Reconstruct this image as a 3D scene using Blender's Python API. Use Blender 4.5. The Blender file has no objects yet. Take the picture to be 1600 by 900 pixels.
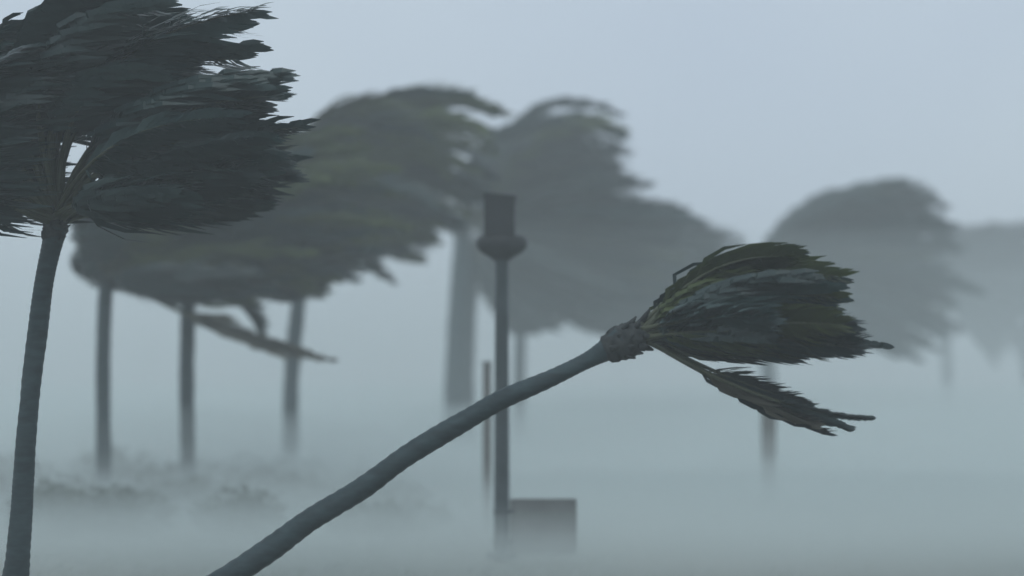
import bpy, math, random
import numpy as np
from mathutils import Vector, noise
R = math.radians
random.seed(7); np.random.seed(7)
scene = bpy.context.scene
C = scene.collection

# ------------------------------------------------------------ camera
FOC = 3200.0            # focal length in photograph pixels (1600 wide)
EYE = 1.7               # eye height, m
HOR = 650.0             # horizon row of the photograph
cam_data = bpy.data.cameras.new('camera')
cam = bpy.data.objects.new('camera', cam_data); C.objects.link(cam)
cam.location = (0, 0, EYE); cam.rotation_euler = (R(90), 0, 0)
cam_data.sensor_width = 36; cam_data.lens = 72
cam_data.shift_y = (HOR - 450) / 1600
cam_data.clip_start = 0.1; cam_data.clip_end = 5000
cam_data.dof.use_dof = True
cam_data.dof.focus_distance = 16.5
cam_data.dof.aperture_fstop = 0.5
scene.camera = cam

# ------------------------------------------------------------ sky, sun, exposure
SUN_EL, SUN_AZ = R(52), R(200)
world = bpy.data.worlds.new('World'); scene.world = world
world.use_nodes = True
nt = world.node_tree; nt.nodes.clear()
out = nt.nodes.new('ShaderNodeOutputWorld')
bg = nt.nodes.new('ShaderNodeBackground'); bg.inputs['Strength'].default_value = 0.1
sky = nt.nodes.new('ShaderNodeTexSky'); sky.sky_type = 'NISHITA'; sky.sun_disc = False
sky.sun_elevation = SUN_EL; sky.sun_rotation = SUN_AZ; sky.dust_density = 4
tc = nt.nodes.new('ShaderNodeTexCoord')
cn = nt.nodes.new('ShaderNodeTexNoise'); cn.inputs['Scale'].default_value = 2.2
cn.inputs['Detail'].default_value = 3; cn.inputs['Distortion'].default_value = 0.4
cr = nt.nodes.new('ShaderNodeValToRGB')          # thick rain cloud, slightly uneven
cr.color_ramp.elements[0].position = 0.3; cr.color_ramp.elements[1].position = 0.7
CLOUD_A = (0.385, 0.455, 0.560); CLOUD_B = (0.530, 0.605, 0.640)
cr.color_ramp.elements[0].color = (*CLOUD_A, 1); cr.color_ramp.elements[1].color = (*CLOUD_B, 1)
sc = nt.nodes.new('ShaderNodeVectorMath'); sc.operation = 'SCALE'; sc.inputs['Scale'].default_value = 14.2
mx = nt.nodes.new('ShaderNodeMix'); mx.data_type = 'RGBA'; mx.inputs[0].default_value = 0.94
L = nt.links.new
L(tc.outputs['Generated'], cn.inputs['Vector']); L(cn.outputs['Fac'], cr.inputs['Fac'])
L(cr.outputs['Color'], sc.inputs[0]); L(sky.outputs['Color'], mx.inputs[6]); L(sc.outputs[0], mx.inputs[7])
L(mx.outputs[2], bg.inputs['Color']); L(bg.outputs[0], out.inputs['Surface'])
sd = bpy.data.lights.new('sun', 'SUN'); sd.energy = 0.5; sd.angle = R(30); sd.color = (1, 0.98, 0.95)
sun = bpy.data.objects.new('sun', sd); C.objects.link(sun)
sdir = Vector((math.sin(SUN_AZ) * math.cos(SUN_EL), math.cos(SUN_AZ) * math.cos(SUN_EL), math.sin(SUN_EL)))
sun.rotation_euler = sdir.to_track_quat('Z', 'Y').to_euler()
scene.view_settings.view_transform = 'Standard'; scene.view_settings.look = 'None'
scene.view_settings.exposure = 0; scene.view_settings.gamma = 1
scene.cycles.volume_bounces = 6
scene.cycles.max_bounces = 10
scene.cycles.use_denoising = True

# ------------------------------------------------------------ helpers
def at(px, py, d):
    """point of the place seen at photograph pixel (px, py) d metres away"""
    return Vector(((px - 800) * d / FOC, d, EYE - (py - HOR) * d / FOC))

def link_mesh(name, verts, faces, m, parent=None, smooth=False):
    me = bpy.data.meshes.new(name)
    me.from_pydata([tuple(v) for v in verts], [], faces)
    if smooth: me.polygons.foreach_set('use_smooth', [True] * len(me.polygons))
    me.materials.append(m); me.update()
    o = bpy.data.objects.new(name, me); C.objects.link(o)
    if parent is not None:
        o.parent = parent
    return o

def tag(o, label, cat, group=None, kind=None):
    o['label'] = label
    if cat: o['category'] = cat
    if group: o['group'] = group
    if kind: o['kind'] = kind
    return o

def thing(name, loc, label, cat, group=None):
    o = bpy.data.objects.new(name, None); C.objects.link(o); o.location = loc
    o.empty_display_size = 0.3
    return tag(o, label, cat, group)

def tube(path, radii, sides=8, squash=1.0, cap=True):
    """tapered tube along a list of Vectors -> verts, faces"""
    V, F = [], []
    n = len(path); ref = Vector((0, 1, 0.13)).normalized()
    for i, p in enumerate(path):
        t = (path[min(i + 1, n - 1)] - path[max(i - 1, 0)]).normalized()
        a = t.cross(ref).normalized(); b = t.cross(a).normalized()
        for k in range(sides):
            th = 2 * math.pi * k / sides
            r = radii[i] if not callable(radii) else radii(i, th)
            V.append(p + a * math.cos(th) * r + b * math.sin(th) * r * squash)
    for i in range(n - 1):
        for k in range(sides):
            k2 = (k + 1) % sides
            F.append((i * sides + k, i * sides + k2, (i + 1) * sides + k2, (i + 1) * sides + k))
    if cap:
        F.append(tuple(range(sides))[::-1]); F.append(tuple(range((n - 1) * sides, n * sides)))
    return V, F

def spline(pts, n):
    """Catmull-Rom through Vectors (any size), n samples"""
    P = [pts[0] + (pts[0] - pts[1])] + list(pts) + [pts[-1] + (pts[-1] - pts[-2])]
    res = []
    segs = len(pts) - 1
    for i in range(n):
        u = i / (n - 1) * segs; s = min(int(u), segs - 1); f = u - s
        a, b, c, d = P[s], P[s + 1], P[s + 2], P[s + 3]
        res.append(0.5 * ((2 * b) + (c - a) * f + (2 * a - 5 * b + 4 * c - d) * f * f + (3 * b - a - 3 * c + d) * f ** 3))
    return res

# ------------------------------------------------------------ materials
def mat(name, base, rough=0.7, var=None, scale=6.0, bump=0.0, spec=0.3, stretch=(1, 1, 1), translucent=0.0, per_object=0.0):
    m = bpy.data.materials.new(name); m.use_nodes = True
    t = m.node_tree; b = t.nodes['Principled BSDF']; outn = t.nodes['Material Output']
    b.inputs['Roughness'].default_value = rough
    b.inputs['Specular IOR Level'].default_value = spec
    co = t.nodes.new('ShaderNodeTexCoord'); mp = t.nodes.new('ShaderNodeMapping')
    mp.inputs['Scale'].default_value = stretch
    t.links.new(co.outputs['Object'], mp.inputs['Vector'])
    n = t.nodes.new('ShaderNodeTexNoise'); n.inputs['Scale'].default_value = scale; n.inputs['Detail'].default_value = 6
    t.links.new(mp.outputs[0], n.inputs['Vector'])
    r = t.nodes.new('ShaderNodeValToRGB')
    r.color_ramp.elements[0].position = 0.33; r.color_ramp.elements[1].position = 0.68
    r.color_ramp.elements[0].color = (*base, 1); r.color_ramp.elements[1].color = (*(var or base), 1)
    t.links.new(n.outputs['Fac'], r.inputs['Fac'])
    col = r.outputs['Color']
    if per_object:
        oi = t.nodes.new('ShaderNodeObjectInfo'); mr = t.nodes.new('ShaderNodeMapRange')
        mr.inputs['To Min'].default_value = 1 - per_object; mr.inputs['To Max'].default_value = 1 + per_object
        t.links.new(oi.outputs['Random'], mr.inputs['Value'])
        vm = t.nodes.new('ShaderNodeVectorMath'); vm.operation = 'SCALE'
        t.links.new(col, vm.inputs[0]); t.links.new(mr.outputs[0], vm.inputs['Scale']); col = vm.outputs[0]
    t.links.new(col, b.inputs['Base Color'])
    if bump:
        bp = t.nodes.new('ShaderNodeBump'); bp.inputs['Strength'].default_value = bump
        t.links.new(n.outputs['Fac'], bp.inputs['Height']); t.links.new(bp.outputs[0], b.inputs['Normal'])
    if translucent:
        tr = t.nodes.new('ShaderNodeBsdfTranslucent'); ms = t.nodes.new('ShaderNodeMixShader')
        ms.inputs[0].default_value = translucent
        t.links.new(col, tr.inputs['Color'])
        t.links.new(b.outputs[0], ms.inputs[1]); t.links.new(tr.outputs[0], ms.inputs[2])
        t.links.new(ms.outputs[0], outn.inputs['Surface'])
    return m

M_LEAF = mat('palm_leaf', (0.015, 0.037, 0.040), 0.42, (0.028, 0.058, 0.056), 2.0, spec=0.45, translucent=0.2, per_object=0.35)
M_LEAFG = mat('fresh_palm_leaf', (0.045, 0.068, 0.026), 0.6, (0.090, 0.120, 0.036), 2.0, translucent=0.3, per_object=0.3)
M_DRY = mat('dry_palm_leaf', (0.14, 0.135, 0.11), 0.8, (0.22, 0.21, 0.17), 2.0, translucent=0.2, per_object=0.2)
M_RIB = mat('palm_rib', (0.055, 0.065, 0.04), 0.5, (0.09, 0.10, 0.06), 5)
M_BARK = mat('wet_palm_bark', (0.018, 0.034, 0.040), 0.58, (0.040, 0.070, 0.080), 7, 0.6, stretch=(1, 1, 3), per_object=0.1)
M_BOOT = mat('fibrous_leaf_base', (0.022, 0.028, 0.030), 0.85, (0.055, 0.062, 0.062), 14, 0.6)
M_METAL = mat('weathered_pole_metal', (0.030, 0.046, 0.052), 0.5, (0.050, 0.068, 0.076), 4, 0.1)
M_HEAD = mat('dark_housing_paint', (0.016, 0.020, 0.024), 0.45, (0.028, 0.033, 0.036), 5, 0.05)
M_BOARD = mat('grey_sign_paint', (0.13, 0.14, 0.14), 0.6, (0.19, 0.20, 0.20), 3, 0.05)
M_WOOD = mat('weathered_wood', (0.10, 0.10, 0.095), 0.85, (0.17, 0.17, 0.16), 6, 0.3, stretch=(4, 4, 0.6))
M_SHRUB = mat('shrub_leaf', (0.030, 0.045, 0.030), 0.6, (0.06, 0.085, 0.045), 3, translucent=0.2)
M_GRASS = mat('grass_blade', (0.045, 0.065, 0.035), 0.6, (0.09, 0.11, 0.055), 0.6, translucent=0.2)

def ground_mat():
    m = bpy.data.materials.new('soaked_grass_and_sand'); m.use_nodes = True
    t = m.node_tree; b = t.nodes['Principled BSDF']
    co = t.nodes.new('ShaderNodeTexCoord')
    n1 = t.nodes.new('ShaderNodeTexNoise'); n1.inputs['Scale'].default_value = 0.12; n1.inputs['Detail'].default_value = 8
    n2 = t.nodes.new('ShaderNodeTexNoise'); n2.inputs['Scale'].default_value = 9; n2.inputs['Detail'].default_value = 5
    t.links.new(co.outputs['Object'], n1.inputs['Vector']); t.links.new(co.outputs['Object'], n2.inputs['Vector'])
    r = t.nodes.new('ShaderNodeValToRGB'); e = r.color_ramp.elements
    e[0].position = 0.38; e[0].color = (0.055, 0.075, 0.045, 1)
    e[1].position = 0.62; e[1].color = (0.17, 0.17, 0.13, 1)
    t.links.new(n1.outputs['Fac'], r.inputs['Fac'])
    mxx = t.nodes.new('ShaderNodeMix'); mxx.data_type = 'RGBA'; mxx.blend_type = 'MULTIPLY'; mxx.inputs[0].default_value = 0.5
    t.links.new(r.outputs['Color'], mxx.inputs[6]); t.links.new(n2.outputs['Color'], mxx.inputs[7])
    t.links.new(mxx.outputs[2], b.inputs['Base Color'])
    b.inputs['Roughness'].default_value = 0.55
    bp = t.nodes.new('ShaderNodeBump'); bp.inputs['Strength'].default_value = 0.3
    t.links.new(n2.outputs['Fac'], bp.inputs['Height']); t.links.new(bp.outputs[0], b.inputs['Normal'])
    return m

def volume_mat(name, density, color, aniso=0.0):
    m = bpy.data.materials.new(name); m.use_nodes = True
    t = m.node_tree; t.nodes.clear()
    o = t.nodes.new('ShaderNodeOutputMaterial'); v = t.nodes.new('ShaderNodeVolumePrincipled')
    v.inputs['Color'].default_value = (*color, 1); v.inputs['Density'].default_value = density
    v.inputs['Anisotropy'].default_value = aniso
    t.links.new(v.outputs[0], o.inputs['Volume'])
    return m

# ------------------------------------------------------------ ground
def ground():
    V, F = [], []
    rings = [0, 4, 8, 12, 16, 20, 24, 28, 33, 39, 46, 55, 66, 80, 100, 130, 180, 260, 400, 700, 1200]
    seg = 96
    for r in rings:
        for k in range(seg):
            a = 2 * math.pi * k / seg
            x, y = r * math.cos(a), r * math.sin(a)
            z = 0.10 * noise.noise(Vector((x * 0.11, y * 0.11, 3.1))) * min(1, r / 10)
            V.append((x, y, z - 0.05))
    for i in range(len(rings) - 1):
        for k in range(seg):
            k2 = (k + 1) % seg
            F.append((i * seg + k, (i + 1) * seg + k, (i + 1) * seg + k2, i * seg + k2))
    o = link_mesh('ground', V, F, ground_mat(), smooth=True)
    tag(o, 'flat soaked grey green ground lost in blowing spray', None, kind='structure')
ground()

# ------------------------------------------------------------ palms
WIND = np.array((1.0, 0.05, -0.03)); WIND /= np.linalg.norm(WIND)
rng = np.random.default_rng(11)

def frond(P0, P1, P2, mat_, parent, nleaf=70, lmax=0.85, wid=0.05, fold=False, ribr=0.022, flat=0.55, name='frond', rib=True, t0=0.13):
    """one wind-blown feather leaf: leaflets (the object) and its midrib (child)"""
    P0, P1, P2 = map(np.array, (P0, P1, P2))
    org = P0.copy()
    n = nleaf
    t = np.linspace(t0, 1.0, n)
    t = np.concatenate([t, t]) + rng.normal(0, 0.004, 2 * n)
    side = np.concatenate([np.ones(n), -np.ones(n)])
    t = np.clip(t, 0.1, 1.0)[:, None]
    Pt = (1 - t) ** 2 * P0 + 2 * t * (1 - t) * P1 + t * t * P2
    T = 2 * (1 - t) * (P1 - P0) + 2 * t * (P2 - P1)
    T /= np.linalg.norm(T, axis=1)[:, None] + 1e-9
    roll = rng.uniform(0, math.pi)
    ref = np.array((0.0, math.cos(roll), math.sin(roll)))
    S = np.cross(T, ref); S /= np.linalg.norm(S, axis=1)[:, None] + 1e-9
    tt = t[:, 0]
    prof = (0.35 + 0.65 * np.sin(np.pi * np.clip(tt * 0.92 + 0.12, 0, 1)) ** 0.8) * rng.uniform(0.55, 1.15, 2 * n)
    Ln = (lmax * prof)[:, None]
    torn = rng.random(2 * n) < 0.05
    Ln[torn] *= 0.4
    D0 = T * 0.55 + S * side[:, None] * flat + rng.normal(0, 0.17, (2 * n, 3))
    D0 /= np.linalg.norm(D0, axis=1)[:, None]
    V = np.zeros((2 * n, 4, 2, 3)); p = Pt.copy()
    ws = np.array((0.55, 1.0, 0.75, 0.08)) * wid
    for k in range(4):
        bend = (0.0, 0.35, 0.65, 0.85)[k]
        D = D0 * (1 - bend) + WIND * bend + rng.normal(0, 0.03, (2 * n, 3))
        D /= np.linalg.norm(D, axis=1)[:, None]
        if k: p = p + D * Ln / 3
        Wd = np.cross(D, S); Wd /= np.linalg.norm(Wd, axis=1)[:, None] + 1e-9
        mixw = Wd * 0.75 + np.cross(D, np.array((0.0, 1.0, 0.0))) * 0.4 * side[:, None]
        mixw /= np.linalg.norm(mixw, axis=1)[:, None] + 1e-9
        V[:, k, 0] = p + mixw * ws[k] / 2; V[:, k, 1] = p - mixw * ws[k] / 2
    verts = (V.reshape(-1, 3) - org)
    faces = []
    for i in range(2 * n):
        b = i * 8
        for k in range(3):
            faces.append((b + 2 * k, b + 2 * k + 1, b + 2 * k + 3, b + 2 * k + 2))
    o = link_mesh(name, verts, faces, mat_)
    # midrib
    ts = np.linspace(0, 1, 12)[:, None]
    Q = (1 - ts) ** 2 * P0 + 2 * ts * (1 - ts) * P1 + ts * ts * P2 - org
    radii = [ribr * (1.35 - 1.15 * k / 11) * (1.7 if k == 0 else 1) for k in range(12)]
    if parent is not None:
        o.parent = parent
        o.location = Vector(org) - parent.location
    if rib:
        v, f = tube([Vector(q) for q in Q], radii, 6)
        link_mesh('midrib', v, f, M_RIB, o, smooth=True)
    return o

def trunk(path_px, d, parent, mat_=M_BARK, n=60, seed=0.0, dz=None):
    """path_px: list of (px, py, width_px) from the foot up"""
    pts = [at(px, py, (d if dz is None else dz[i])) for i, (px, py, w) in enumerate(path_px)]
    rad = [Vector((w * (d if dz is None else dz[i]) / FOC / 2, 0, 0)) for i, (px, py, w) in enumerate(path_px)]
    P = spline(pts, n); Rr = [v.x for v in spline(rad, n)]
    Lc = parent.location
    P = [p - Lc for p in P]
    def rf(i, th):
        ring = 0.028 * (1 if i % 2 else -1) * (1 + noise.noise(Vector((i * .37, seed, 0))))
        q = P[i]
        nz = noise.noise(Vector((q.x * 2.2 + seed, math.cos(th) * 1.3 + q.z * 3.0, math.sin(th) * 1.3)))
        return Rr[i] * (1 + ring + 0.10 * nz)
    v, f = tube(P, rf, 14)
    return link_mesh('trunk', v, f, mat_, parent, smooth=True)

def crown_base(c, axis, r, ln, parent, stubs=26):
    """the fibrous boot of old leaf bases under the crown"""
    axis = axis.normalized()
    V, F = [], []
    n = 22
    path = [c - axis * ln * 0.55 + axis * ln * i / (n - 1) for i in range(n)]
    def rf(i, th):
        s = i / (n - 1)
        return r * (0.62 + 0.42 * math.sin(math.pi * s ** 0.8) - 0.12 * s) * (1 + 0.34 * noise.noise(Vector((s * 9, math.cos(th) * 3, math.sin(th) * 3))))
    v, f = tube([p - parent.location for p in path], rf, 24)
    V += v; F += f
    u = axis.orthogonal().normalized(); w = axis.cross(u)
    for k in range(stubs):
        a = k * 2.4; s = -0.45 + 0.85 * k / stubs
        b = c + axis * ln * s + (u * math.cos(a) + w * math.sin(a)) * r * 0.75
        e = b + (axis * random.uniform(0.3, 0.8) + (u * math.cos(a) + w * math.sin(a)) * 0.45) * r * random.uniform(0.6, 1.1)
        v, f = tube([b - parent.location, (b + e) / 2 - parent.location, e - parent.location], [r * 0.2, r * 0.15, r * 0.05], 7)
        o = len(V); V += v; F += [tuple(i + o for i in q) for q in f]
    return link_mesh('crown_base', V, F, M_BOOT, parent, smooth=True)

def palm(label, d, path, c, fan, n, extra=(), lmax=0.85, nleaf=60, wid=0.05, spread=1.1, fresh=0.12, name='palm_tree', boot=None,
         group=None, dz=None, jit=10, shrink=(0.72, 1.02), ribr=0.022, rib=True, t0=0.13):
    foot = at(path[0][0], path[0][1], d if dz is None else dz[0])
    root = thing(name, (foot.x, foot.y, 0), label, 'palm tree', group)
    trunk(path, d, root, seed=c[0] * 0.01, dz=dz, n=110)
    C0 = at(c[0], c[1], d)
    px2m = d / FOC
    ax = boot or Vector((0.25, 0, 1))
    r0 = path[-1][2] * px2m * 0.54
    crown_base(C0 - ax.normalized() * r0 * 0.6, ax, r0, r0 * 3.0, root)
    K = len(fan)
    for i in range(n):
        u = (i + random.uniform(-0.4, 0.4)) / (n - 1) * (K - 1); u = max(0, min(K - 1.0001, u))
        k = int(u); f = u - k
        (c1, t1), (c2, t2) = fan[k], fan[k + 1]
        cx = c1[0] + (c2[0] - c1[0]) * f + random.gauss(0, jit); cy = c1[1] + (c2[1] - c1[1]) * f + random.gauss(0, jit)
        tx = t1[0] + (t2[0] - t1[0]) * f; ty = t1[1] + (t2[1] - t1[1]) * f
        s = random.uniform(*shrink) if i % 3 else random.uniform(0.9, 1.0)
        tx = c[0] + (tx - c[0]) * s + random.gauss(0, jit * .6); ty = c[1] + (ty - c[1]) * s + random.gauss(0, jit * .6)
        q_ = s if name == 'bent_palm_tree' else 0.5 + 0.5 * s      # keep short fronds from kinking
        cx = c[0] + (cx - c[0]) * q_; cy = c[1] + (cy - c[1]) * q_
        dy = random.uniform(-1, 1) * spread
        P0 = C0 + Vector((random.gauss(0, r0 * .2), random.gauss(0, r0 * .2), random.gauss(0, r0 * .2)))
        P1 = at(cx, cy, d) + Vector((0, dy, 0)); P2 = at(tx, ty, d) + Vector((0, dy * 1.3 + random.uniform(-.3, .3), 0))
        frond(P0, P1, P2, M_LEAFG if random.random() < fresh else M_LEAF, root, nleaf, lmax, wid, ribr=ribr, rib=rib, t0=t0)
    for (cc, tt_, mm, lm, nl, e0) in extra:
        P1 = at(cc[0], cc[1], d); P2 = at(tt_[0], tt_[1], d)
        dy = random.uniform(-.4, .4)
        P1.y += dy; P2.y += dy
        o = frond(C0, P1, P2, mm, root, nl, lm, wid, flat=0.3, ribr=ribr, rib=rib, t0=e0)
        if mm is M_DRY: o['label'] = 'pale drooping torn frond hanging below the crown'
    return root

# near palm, trunk at the left edge
palm('tall dark palm nearest the left edge with a huge crown of wind-torn fronds', 17,
     [(10, 972, 52), (26, 890, 40), (34, 800, 35), (37, 740, 33), (47, 620, 31), (61, 500, 31), (70, 433, 30), (82, 380, 32), (88, 355, 34)],
     (90, 342),
     [((-20, 320), (-110, 230)), ((-60, 290), (-140, 150)), ((-110, 240), (-70, 50)), ((-110, 150), (60, 20)), ((-50, 20), (200, 5)), ((10, 20), (268, -2)), ((60, 40), (300, 62)),
      ((90, 70), (430, 52)), ((170, 130), (455, 130)), ((190, 210), (425, 190)), ((205, 235), (465, 225)), ((205, 265), (440, 258)), ((190, 295), (390, 298)), ((150, 315), (260, 325))],
     88, lmax=0.62, nleaf=95, wid=0.055, spread=0.9, fresh=0.0, ribr=0.018, t0=0.29)

palm('second palm from the left with a pale torn frond hanging down to its right', 33,
     [(162, 800, 27), (162, 700, 24), (161, 580, 23), (163, 490, 23), (166, 440, 23)], (170, 425),
     [((130, 400), (98, 425)), ((120, 330), (200, 250)), ((170, 230), (400, 200)), ((230, 270), (500, 240)), ((260, 330), (530, 330)),
      ((250, 390), (500, 400)), ((230, 430), (430, 440)), ((210, 455), (330, 466))], 48, nleaf=70, wid=0.075, spread=1.2, fresh=0.3,
     extra=[((330, 532), (515, 562), M_DRY, 0.42, 70, .35), ((330, 520), (480, 552), M_DRY, 0.5, 70, .4), ((320, 515), (440, 556), M_DRY, 0.4, 60, .4)])
palm('third palm from the left, straight trunk rising behind the pale hanging frond', 35,
     [(293, 790, 27), (293, 700, 24), (292, 580, 24), (294, 480, 23), (295, 430, 23)], (296, 418),
     [((250, 300), (380, 240)), ((290, 230), (540, 190)), ((370, 250), (620, 270)), ((380, 320), (640, 350)), ((400, 380), (600, 395)),
      ((380, 400), (530, 425)), ((360, 425), (495, 458))], 46, nleaf=70, wid=0.075, spread=1.2, fresh=0.5,
     extra=[((390, 445), (406, 525), M_LEAF, 0.4, 60, .3), ((375, 450), (400, 515), M_LEAF, 0.4, 60, .3)])
palm('fourth palm from the left, leaning right at the top under a high domed crown', 42,
     [(454, 770, 26), (454, 680, 25), (455, 600, 24), (460, 530, 24), (468, 460, 23), (478, 380, 23)], (482, 350),
     [((400, 210), (540, 185)), ((440, 140), (690, 150)), ((540, 70), (765, 150)), ((560, 90), (785, 170)), ((600, 150), (780, 225)), ((620, 220), (770, 290)),
      ((620, 290), (730, 350)), ((570, 345), (690, 372)), ((540, 380), (640, 392)), ((520, 380), (560, 402))], 60, lmax=0.9, nleaf=75, wid=0.09, spread=1.5,
     fresh=0.45, shrink=(0.6, 1.0),
     extra=[((555, 385), (612, 440), M_LEAF, 0.4, 70, .35), ((520, 440), (560, 440), M_LEAF, 0.35, 50, .3), ((540, 385), (596, 436), M_DRY, 0.3, 50, .4)])
palm('thicker left palm of the twin trunks left of the sign pole', 55,
     [(708, 750, 32), (708, 650, 30), (711, 560, 29), (717, 450, 28), (723, 370, 27)], (727, 345),
     [((700, 250), (830, 232)), ((760, 130), (960, 180)), ((800, 120), (985, 200)), ((860, 180), (990, 235)), ((880, 250), (990, 255)),
      ((890, 290), (1000, 292)), ((880, 300), (1080, 330)), ((900, 350), (1080, 370)), ((860, 400), (1030, 420)), ((790, 420), (930, 470))],
     60, lmax=1.0, nleaf=75, wid=0.10, spread=1.6, fresh=0.1, shrink=(0.6, 1.0))
palm('right palm of the twin trunks, its crown lower and reaching behind the pole', 57,
     [(730, 745, 27), (729, 650, 26), (729, 560, 25), (734, 450, 24), (740, 395, 24)], (742, 385),
     [((750, 300), (950, 320)), ((850, 320), (1060, 330)), ((850, 400), (1060, 440)), ((820, 440), (1000, 500)), ((770, 470), (880, 520)), ((750, 470), (800, 515))],
     46, lmax=1.1, nleaf=75, wid=0.11, spread=1.6)
palm('palm just right of the sign pole, thin pale trunk under a wide merged crown', 61,
     [(812, 740, 20), (812, 650, 18), (812, 560, 18), (816, 480, 18)], (818, 440),
     [((840, 330), (1010, 330)), ((930, 290), (1100, 345)), ((960, 330), (1180, 380)), ((970, 390), (1200, 430)), ((970, 430), (1230, 450)), ((960, 450), (1210, 510)),
      ((900, 475), (1080, 535)), ((860, 480), (940, 530))],
     60, lmax=1.2, nleaf=75, wid=0.12, spread=1.8)
palm('hazy domed palm behind the crown of the bent palm', 70,
     [(1202, 731, 27), (1202, 680, 25), (1200, 560, 24), (1196, 480, 24), (1188, 430, 24)], (1182, 412),
     [((1210, 340), (1330, 305)), ((1270, 265), (1430, 290)), ((1310, 290), (1475, 335)), ((1350, 360), (1500, 390)), ((1360, 410), (1520, 450)),
      ((1330, 460), (1500, 520)), ((1300, 490), (1440, 560)), ((1240, 490), (1340, 560))],
     84, lmax=1.3, nleaf=75, wid=0.13, spread=2.0)
palm('faintest palm, thin trunk low on the right side of the view', 120,
     [(1480, 709, 18), (1480, 650, 17), (1479, 560, 17), (1474, 470, 17)], (1462, 445),
     [((1420, 370), (1510, 355)), ((1470, 350), (1580, 362)), ((1520, 350), (1660, 375)), ((1560, 400), (1680, 440)), ((1540, 460), (1650, 500)), ((1520, 490), (1600, 550)), ((1490, 500), (1540, 560))],
     60, lmax=1.5, nleaf=60, wid=0.16, spread=2.2, rib=False)
palm('palm cut off by the right edge of the view', 118,
     [(1612, 723, 22), (1612, 650, 21), (1606, 580, 20), (1596, 530, 20)], (1592, 515),
     [((1560, 460), (1600, 410)), ((1590, 430), (1650, 420)), ((1640, 460), (1750, 480)), ((1630, 500), (1730, 530)), ((1620, 530), (1690, 580))],
     26, lmax=1.2, nleaf=50, wid=0.14, spread=1.6, rib=False)

# the bent palm in front
palm('nearest palm bent almost to the ground with its crown streaming to the right', 15.5,
     [(190, 1004, 70), (290, 944, 46), (400, 874, 38), (480, 816, 37), (560, 767, 35), (640, 709, 34), (715, 664, 32), (785, 624, 31), (866, 589, 27), (915, 565, 26), (945, 548, 34), (972, 533, 50)],
     (1000, 524),
     [((1085, 396), (1240, 402)), ((1095, 398), (1265, 418)), ((1120, 415), (1315, 438)), ((1130, 460), (1305, 470)), ((1140, 495), (1300, 505)),
      ((1150, 510), (1310, 525)), ((1150, 518), (1350, 538)), ((1120, 520), (1300, 540))],
     100, extra=[((1180, 645), (1345, 653), M_LEAF, 0.13, 90, .6), ((1130, 604), (1290, 674), M_LEAF, 0.34, 120, .36), ((1140, 610), (1325, 668), M_LEAF, 0.24, 120, .4), ((1120, 600), (1270, 662), M_DRY, 0.34, 110, .42), ((1125, 592), (1255, 630), M_LEAF, 0.26, 90, .48), ((1130, 520), (1368, 543), M_LEAF, .2, 90, .4)],
     lmax=0.46, nleaf=100, wid=0.046, spread=0.55, t0=0.17, fresh=0.3, boot=Vector((0.85, 0, 0.35)), jit=7, ribr=0.016,
     name='bent_palm_tree', shrink=(0.5, 1.0))

# ------------------------------------------------------------ sign pole
def box_bm(x0, x1, y0, y1, z0, z1, bev=0.01, top_drop=0.0, name='box'):
    import bmesh
    bm = bmesh.new()
    bmesh.ops.create_cube(bm, size=1)
    for v in bm.verts:
        v.co.x = x0 if v.co.x < 0 else x1; v.co.y = y0 if v.co.y < 0 else y1
        if v.co.z < 0: v.co.z = z0
        else: v.co.z = z1 - (top_drop if v.co.x > (x0 + x1) / 2 else 0)
    bmesh.ops.bevel(bm, geom=list(bm.edges), offset=bev, segments=2, affect='EDGES')
    vs = [v.co.copy() for v in bm.verts]; fs = [tuple(v.index for v in f.verts) for f in bm.faces]
    bm.free(); return vs, fs
def join(parts):
    V, F = [], []
    for v, f in parts:
        o = len(V); V += v; F += [tuple(i + o for i in q) for q in f]
    return V, F
D = 24.6; k = D / FOC
pc = at(784, HOR, D); X0 = pc.x
pole = thing('sign_pole', (X0, D, 0), 'grey upright pole with dark boxy head and a blank board at its foot', 'pole')
z = lambda py: EYE - (py - HOR) * k
r = 12 * k
P = [Vector((0, 0, a)) for a in (-0.1, 0.06, 0.061, 1.0, 2.0, 3.0, z(395), z(350))]
v, f = tube(P, [r * 1.05, r * 1.05, r, r * .98, r * .93, r * .88, r * .82, r * .8], 18)
link_mesh('pole_shaft', v, f, M_METAL, pole, smooth=True)
v, f = join([box_bm(-.19, .19, -.19, .19, 0.0, 0.035, .006)] +
            [tube([Vector((a, b, 0.03)), Vector((a, b, 0.075))], [.017, .017], 6) for a in (-.145, .145) for b in (-.145, .145)])
link_mesh('base_plate', v, f, M_METAL, pole)
hx0, hx1 = (757 - 784) * k, (804 - 784) * k
v, f = box_bm(hx0, hx1, -0.2, 0.2, z(372), z(303), .014, 0.04)
head = link_mesh('lamp_head', v, f, M_HEAD, pole)
head['label'] = 'dark boxy head on top of the pole'
v, f = join([box_bm(hx0 - .015, hx1 + .015, -.215, .215, z(303) - .05, z(303) - .035, .004, 0.04),
             box_bm(hx0 + .04, hx1 - .04, -.207, -.2005, z(362), z(320), .002)])
link_mesh('front_panel', v, f, M_HEAD, head)
# flared bracket under the head
pp = [Vector((0, 0, z(a))) for a in (408, 402, 396, 388, 379, 369.5, 368.5)]
v, f = tube(pp, [r * 1.0, .15, .24, .30, .315, .29, .2], 28, squash=0.7)
link_mesh('head_bracket', v, f, M_HEAD, pole, smooth=True)
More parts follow.
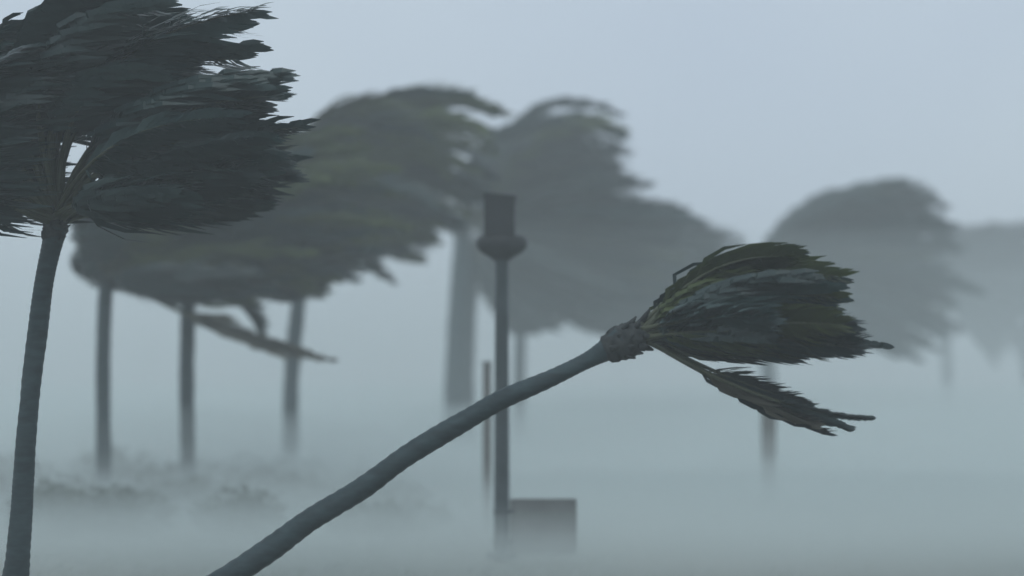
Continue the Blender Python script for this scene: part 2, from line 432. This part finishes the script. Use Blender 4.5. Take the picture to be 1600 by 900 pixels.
# the board low on the pole's right side
bx0, bx1 = r + 0.012, (900 - 784) * k
v, f = box_bm(bx0, bx1, -.045, .045, z(866), z(780), .008)
bd = link_mesh('sign_board', v, f, M_BOARD, pole)
bz0, bz1 = z(866), z(780)
v, f = join([box_bm(bx0 - .004, bx1 + .006, -.053, .053, bz1 - .03, bz1 + .006, .004), box_bm(bx0 - .004, bx1 + .006, -.053, .053, bz0 - .006, bz0 + .03, .004),
             box_bm(bx0 - .005, bx0 + .03, -.051, .051, bz0 + .031, bz1 - .031, .004), box_bm(bx1 - .03, bx1 + .007, -.051, .051, bz0 + .031, bz1 - .031, .004)])
link_mesh('board_frame', v, f, M_BOARD, bd)
for zz in (bz0 + .15, bz1 - .15):
    v, f = tube([Vector((0, 0, zz - .025)), Vector((0, 0, zz + .025))], [r * 1.12, r * 1.12], 18)
    v2, f2 = box_bm(r * .8, bx0 + .05, -.058, -.0525, zz - .02, zz + .02, .001)
    link_mesh('pole_clamp', *join([(v, f), (v2, f2)]), M_METAL, pole)

# thin pale post behind and left of it
def wooden_post(px, ytop, w, D2, label):
    k2 = D2 / FOC; q = at(px, HOR, D2); zt = EYE - (ytop - HOR) * k2
    post = thing('wooden_post', (q.x, D2, 0), label, 'post')
    v, f = box_bm(-w / 2 * k2, w / 2 * k2, -.08, .08, -.1, zt, .01)
    link_mesh('post_shaft', v, f, M_WOOD, post)
    v, f = box_bm(-(w / 2 + 1.5) * k2, (w / 2 + 1.5) * k2, -.1, .1, zt + .001, zt + .05, .015)
    link_mesh('post_cap', v, f, M_WOOD, post)
wooden_post(761, 570, 13, 31, 'thin pale post standing just left of the sign pole')
wooden_post(1201, 612, 22, 37, 'faint misty post below the hanging frond of the bent palm')

# ------------------------------------------------------------ low plants
def leaf_cloud(name, centers, m, nleaf, size, parent=None):
    V, F = [], []
    for (cx, cy, cz, rx, ry, rz) in centers:
        for i in range(nleaf):
            a = Vector((random.gauss(0, 1), random.gauss(0, 1), random.gauss(0, 1))).normalized() * random.uniform(0.55, 1.05)
            p = Vector((cx + a.x * rx, cy + a.y * ry, max(0.02, cz + a.z * rz)))
            d_ = (Vector((1, 0, 0)) * random.uniform(.4, 1.2) + Vector((random.gauss(0, .5), random.gauss(0, .5), random.gauss(0, .4)))).normalized()
            w = d_.cross(Vector((random.gauss(0, 1), random.gauss(0, 1), random.gauss(0, 1)))).normalized() * size * .22
            o = len(V); s = size * random.uniform(.6, 1.3)
            V += [p, p + d_ * s * .5 + w, p + d_ * s, p + d_ * s * .5 - w]; F.append((o, o + 1, o + 2, o + 3))
    return link_mesh(name, V, F, m, parent)
cs = []
for i in range(76):
    px = random.uniform(-90, 640); d_ = random.uniform(29, 41)
    q = at(px, HOR, d_); h = random.uniform(.75, .9) * (.75 + (d_ - 29) / 30) * (1 - .35 * max(0, px - 330) / 300)
    cs.append((q.x, q.y, h * .45, random.uniform(.35, .7), .5, h * .6))
o = leaf_cloud('low_shrubs', cs, M_SHRUB, 450, .14)
tag(o, 'dim low bank of scrub behind the near trunk on the left', None, kind='stuff')
# wind-flattened grass
V, F = [], []
for i in range(6000):
    d_ = 17 + 45 * random.random() ** 1.6
    px = random.uniform(-80, 1680); q = at(px, HOR, d_)
    g = noise.noise(Vector((q.x * .5, q.y * .5, 0)))
    if g < -.15: continue
    h = random.uniform(.05, .11); l_ = h * random.uniform(.8, 1.6); a = random.uniform(-.4, .4)
    b = Vector((q.x, q.y, -.06)); w = Vector((.006, .010, 0))
    o = len(V)
    V += [b - w, b + w, b + Vector((l_ * .5, l_ * .5 * a, h * .8)) + w * .7, b + Vector((l_ * .5, l_ * .5 * a, h * .8)) - w * .7, b + Vector((l_ * 1.3, l_ * 1.3 * a, h))]
    F += [(o, o + 1, o + 2, o + 3), (o + 3, o + 2, o + 4)]
tag(link_mesh('grass', V, F, M_GRASS), 'short wet grass flattened by the wind', None, kind='stuff')

# ------------------------------------------------------------ air: haze over everything, spray low over the ground
HAZE, SPRAY = 0.0062, 0.042
v, f = [(x, y, zz) for x in (-1300, 1300) for y in (-1300, 1300) for zz in (-1.2, 22)], [(0, 1, 3, 2), (4, 6, 7, 5), (0, 4, 5, 1), (2, 3, 7, 6), (0, 2, 6, 4), (1, 5, 7, 3)]
hz = link_mesh('haze', v, f, volume_mat('storm_haze', HAZE, (0.95, 0.99, 1.0)))
tag(hz, 'grey blue storm haze filling the air', None, kind='stuff')

def spray(x, y, rx, ry, rz, dens, seed):
    V, F = [], []
    nu, nv = 40, 16
    for j in range(nv + 1):
        ph = -math.pi / 2 + math.pi * j / nv
        for i in range(nu):
            th = 2 * math.pi * i / nu
            n_ = Vector((math.cos(th) * math.cos(ph), math.sin(th) * math.cos(ph), math.sin(ph)))
            w = 1 + .18 * noise.noise(n_ * 1.6 + Vector((seed, 0, 0)))
            V.append((x + n_.x * rx * w, y + n_.y * ry * w, max(-.5, n_.z * rz * w) if n_.z < 0 else n_.z * rz * w))
    for j in range(nv):
        for i in range(nu):
            i2 = (i + 1) % nu
            F.append((j * nu + i, j * nu + i2, (j + 1) * nu + i2, (j + 1) * nu + i))
    o = link_mesh('blowing_spray', V, F, volume_mat('sea_spray', dens, (0.87, 0.95, 0.94)), smooth=True)
    tag(o, 'low bank of sea spray driven along the ground', None, kind='stuff')
spray(0, 75, 150, 50, 2.1, SPRAY, 1)
spray(10, 60, 120, 34, 1.5, SPRAY, 4)
spray(0, 120, 260, 82, 3.4, SPRAY * .6, 8)
spray(0, 82, 220, 56, 7.5, 0.0075, 21)
spray(0, 62, 90, 50, 0.85, 0.055, 12)
spray(0, 57, 90, 41, 0.58, 0.085, 13)
spray(0, 60, 90, 44, 1.05, 0.03, 14)
spray(0, 50, 80, 32, 1.1, SPRAY, 15)

random.seed(31)
for i in range(9):      # gusts of denser spray racing along the ground
    gy = random.uniform(27, 62); gx = random.uniform(-.26, .26) * gy
    spray(gx, gy, random.uniform(4, 9), random.uniform(2.5, 6), random.uniform(.8, 1.9), random.uniform(.03, .07), 40 + i)
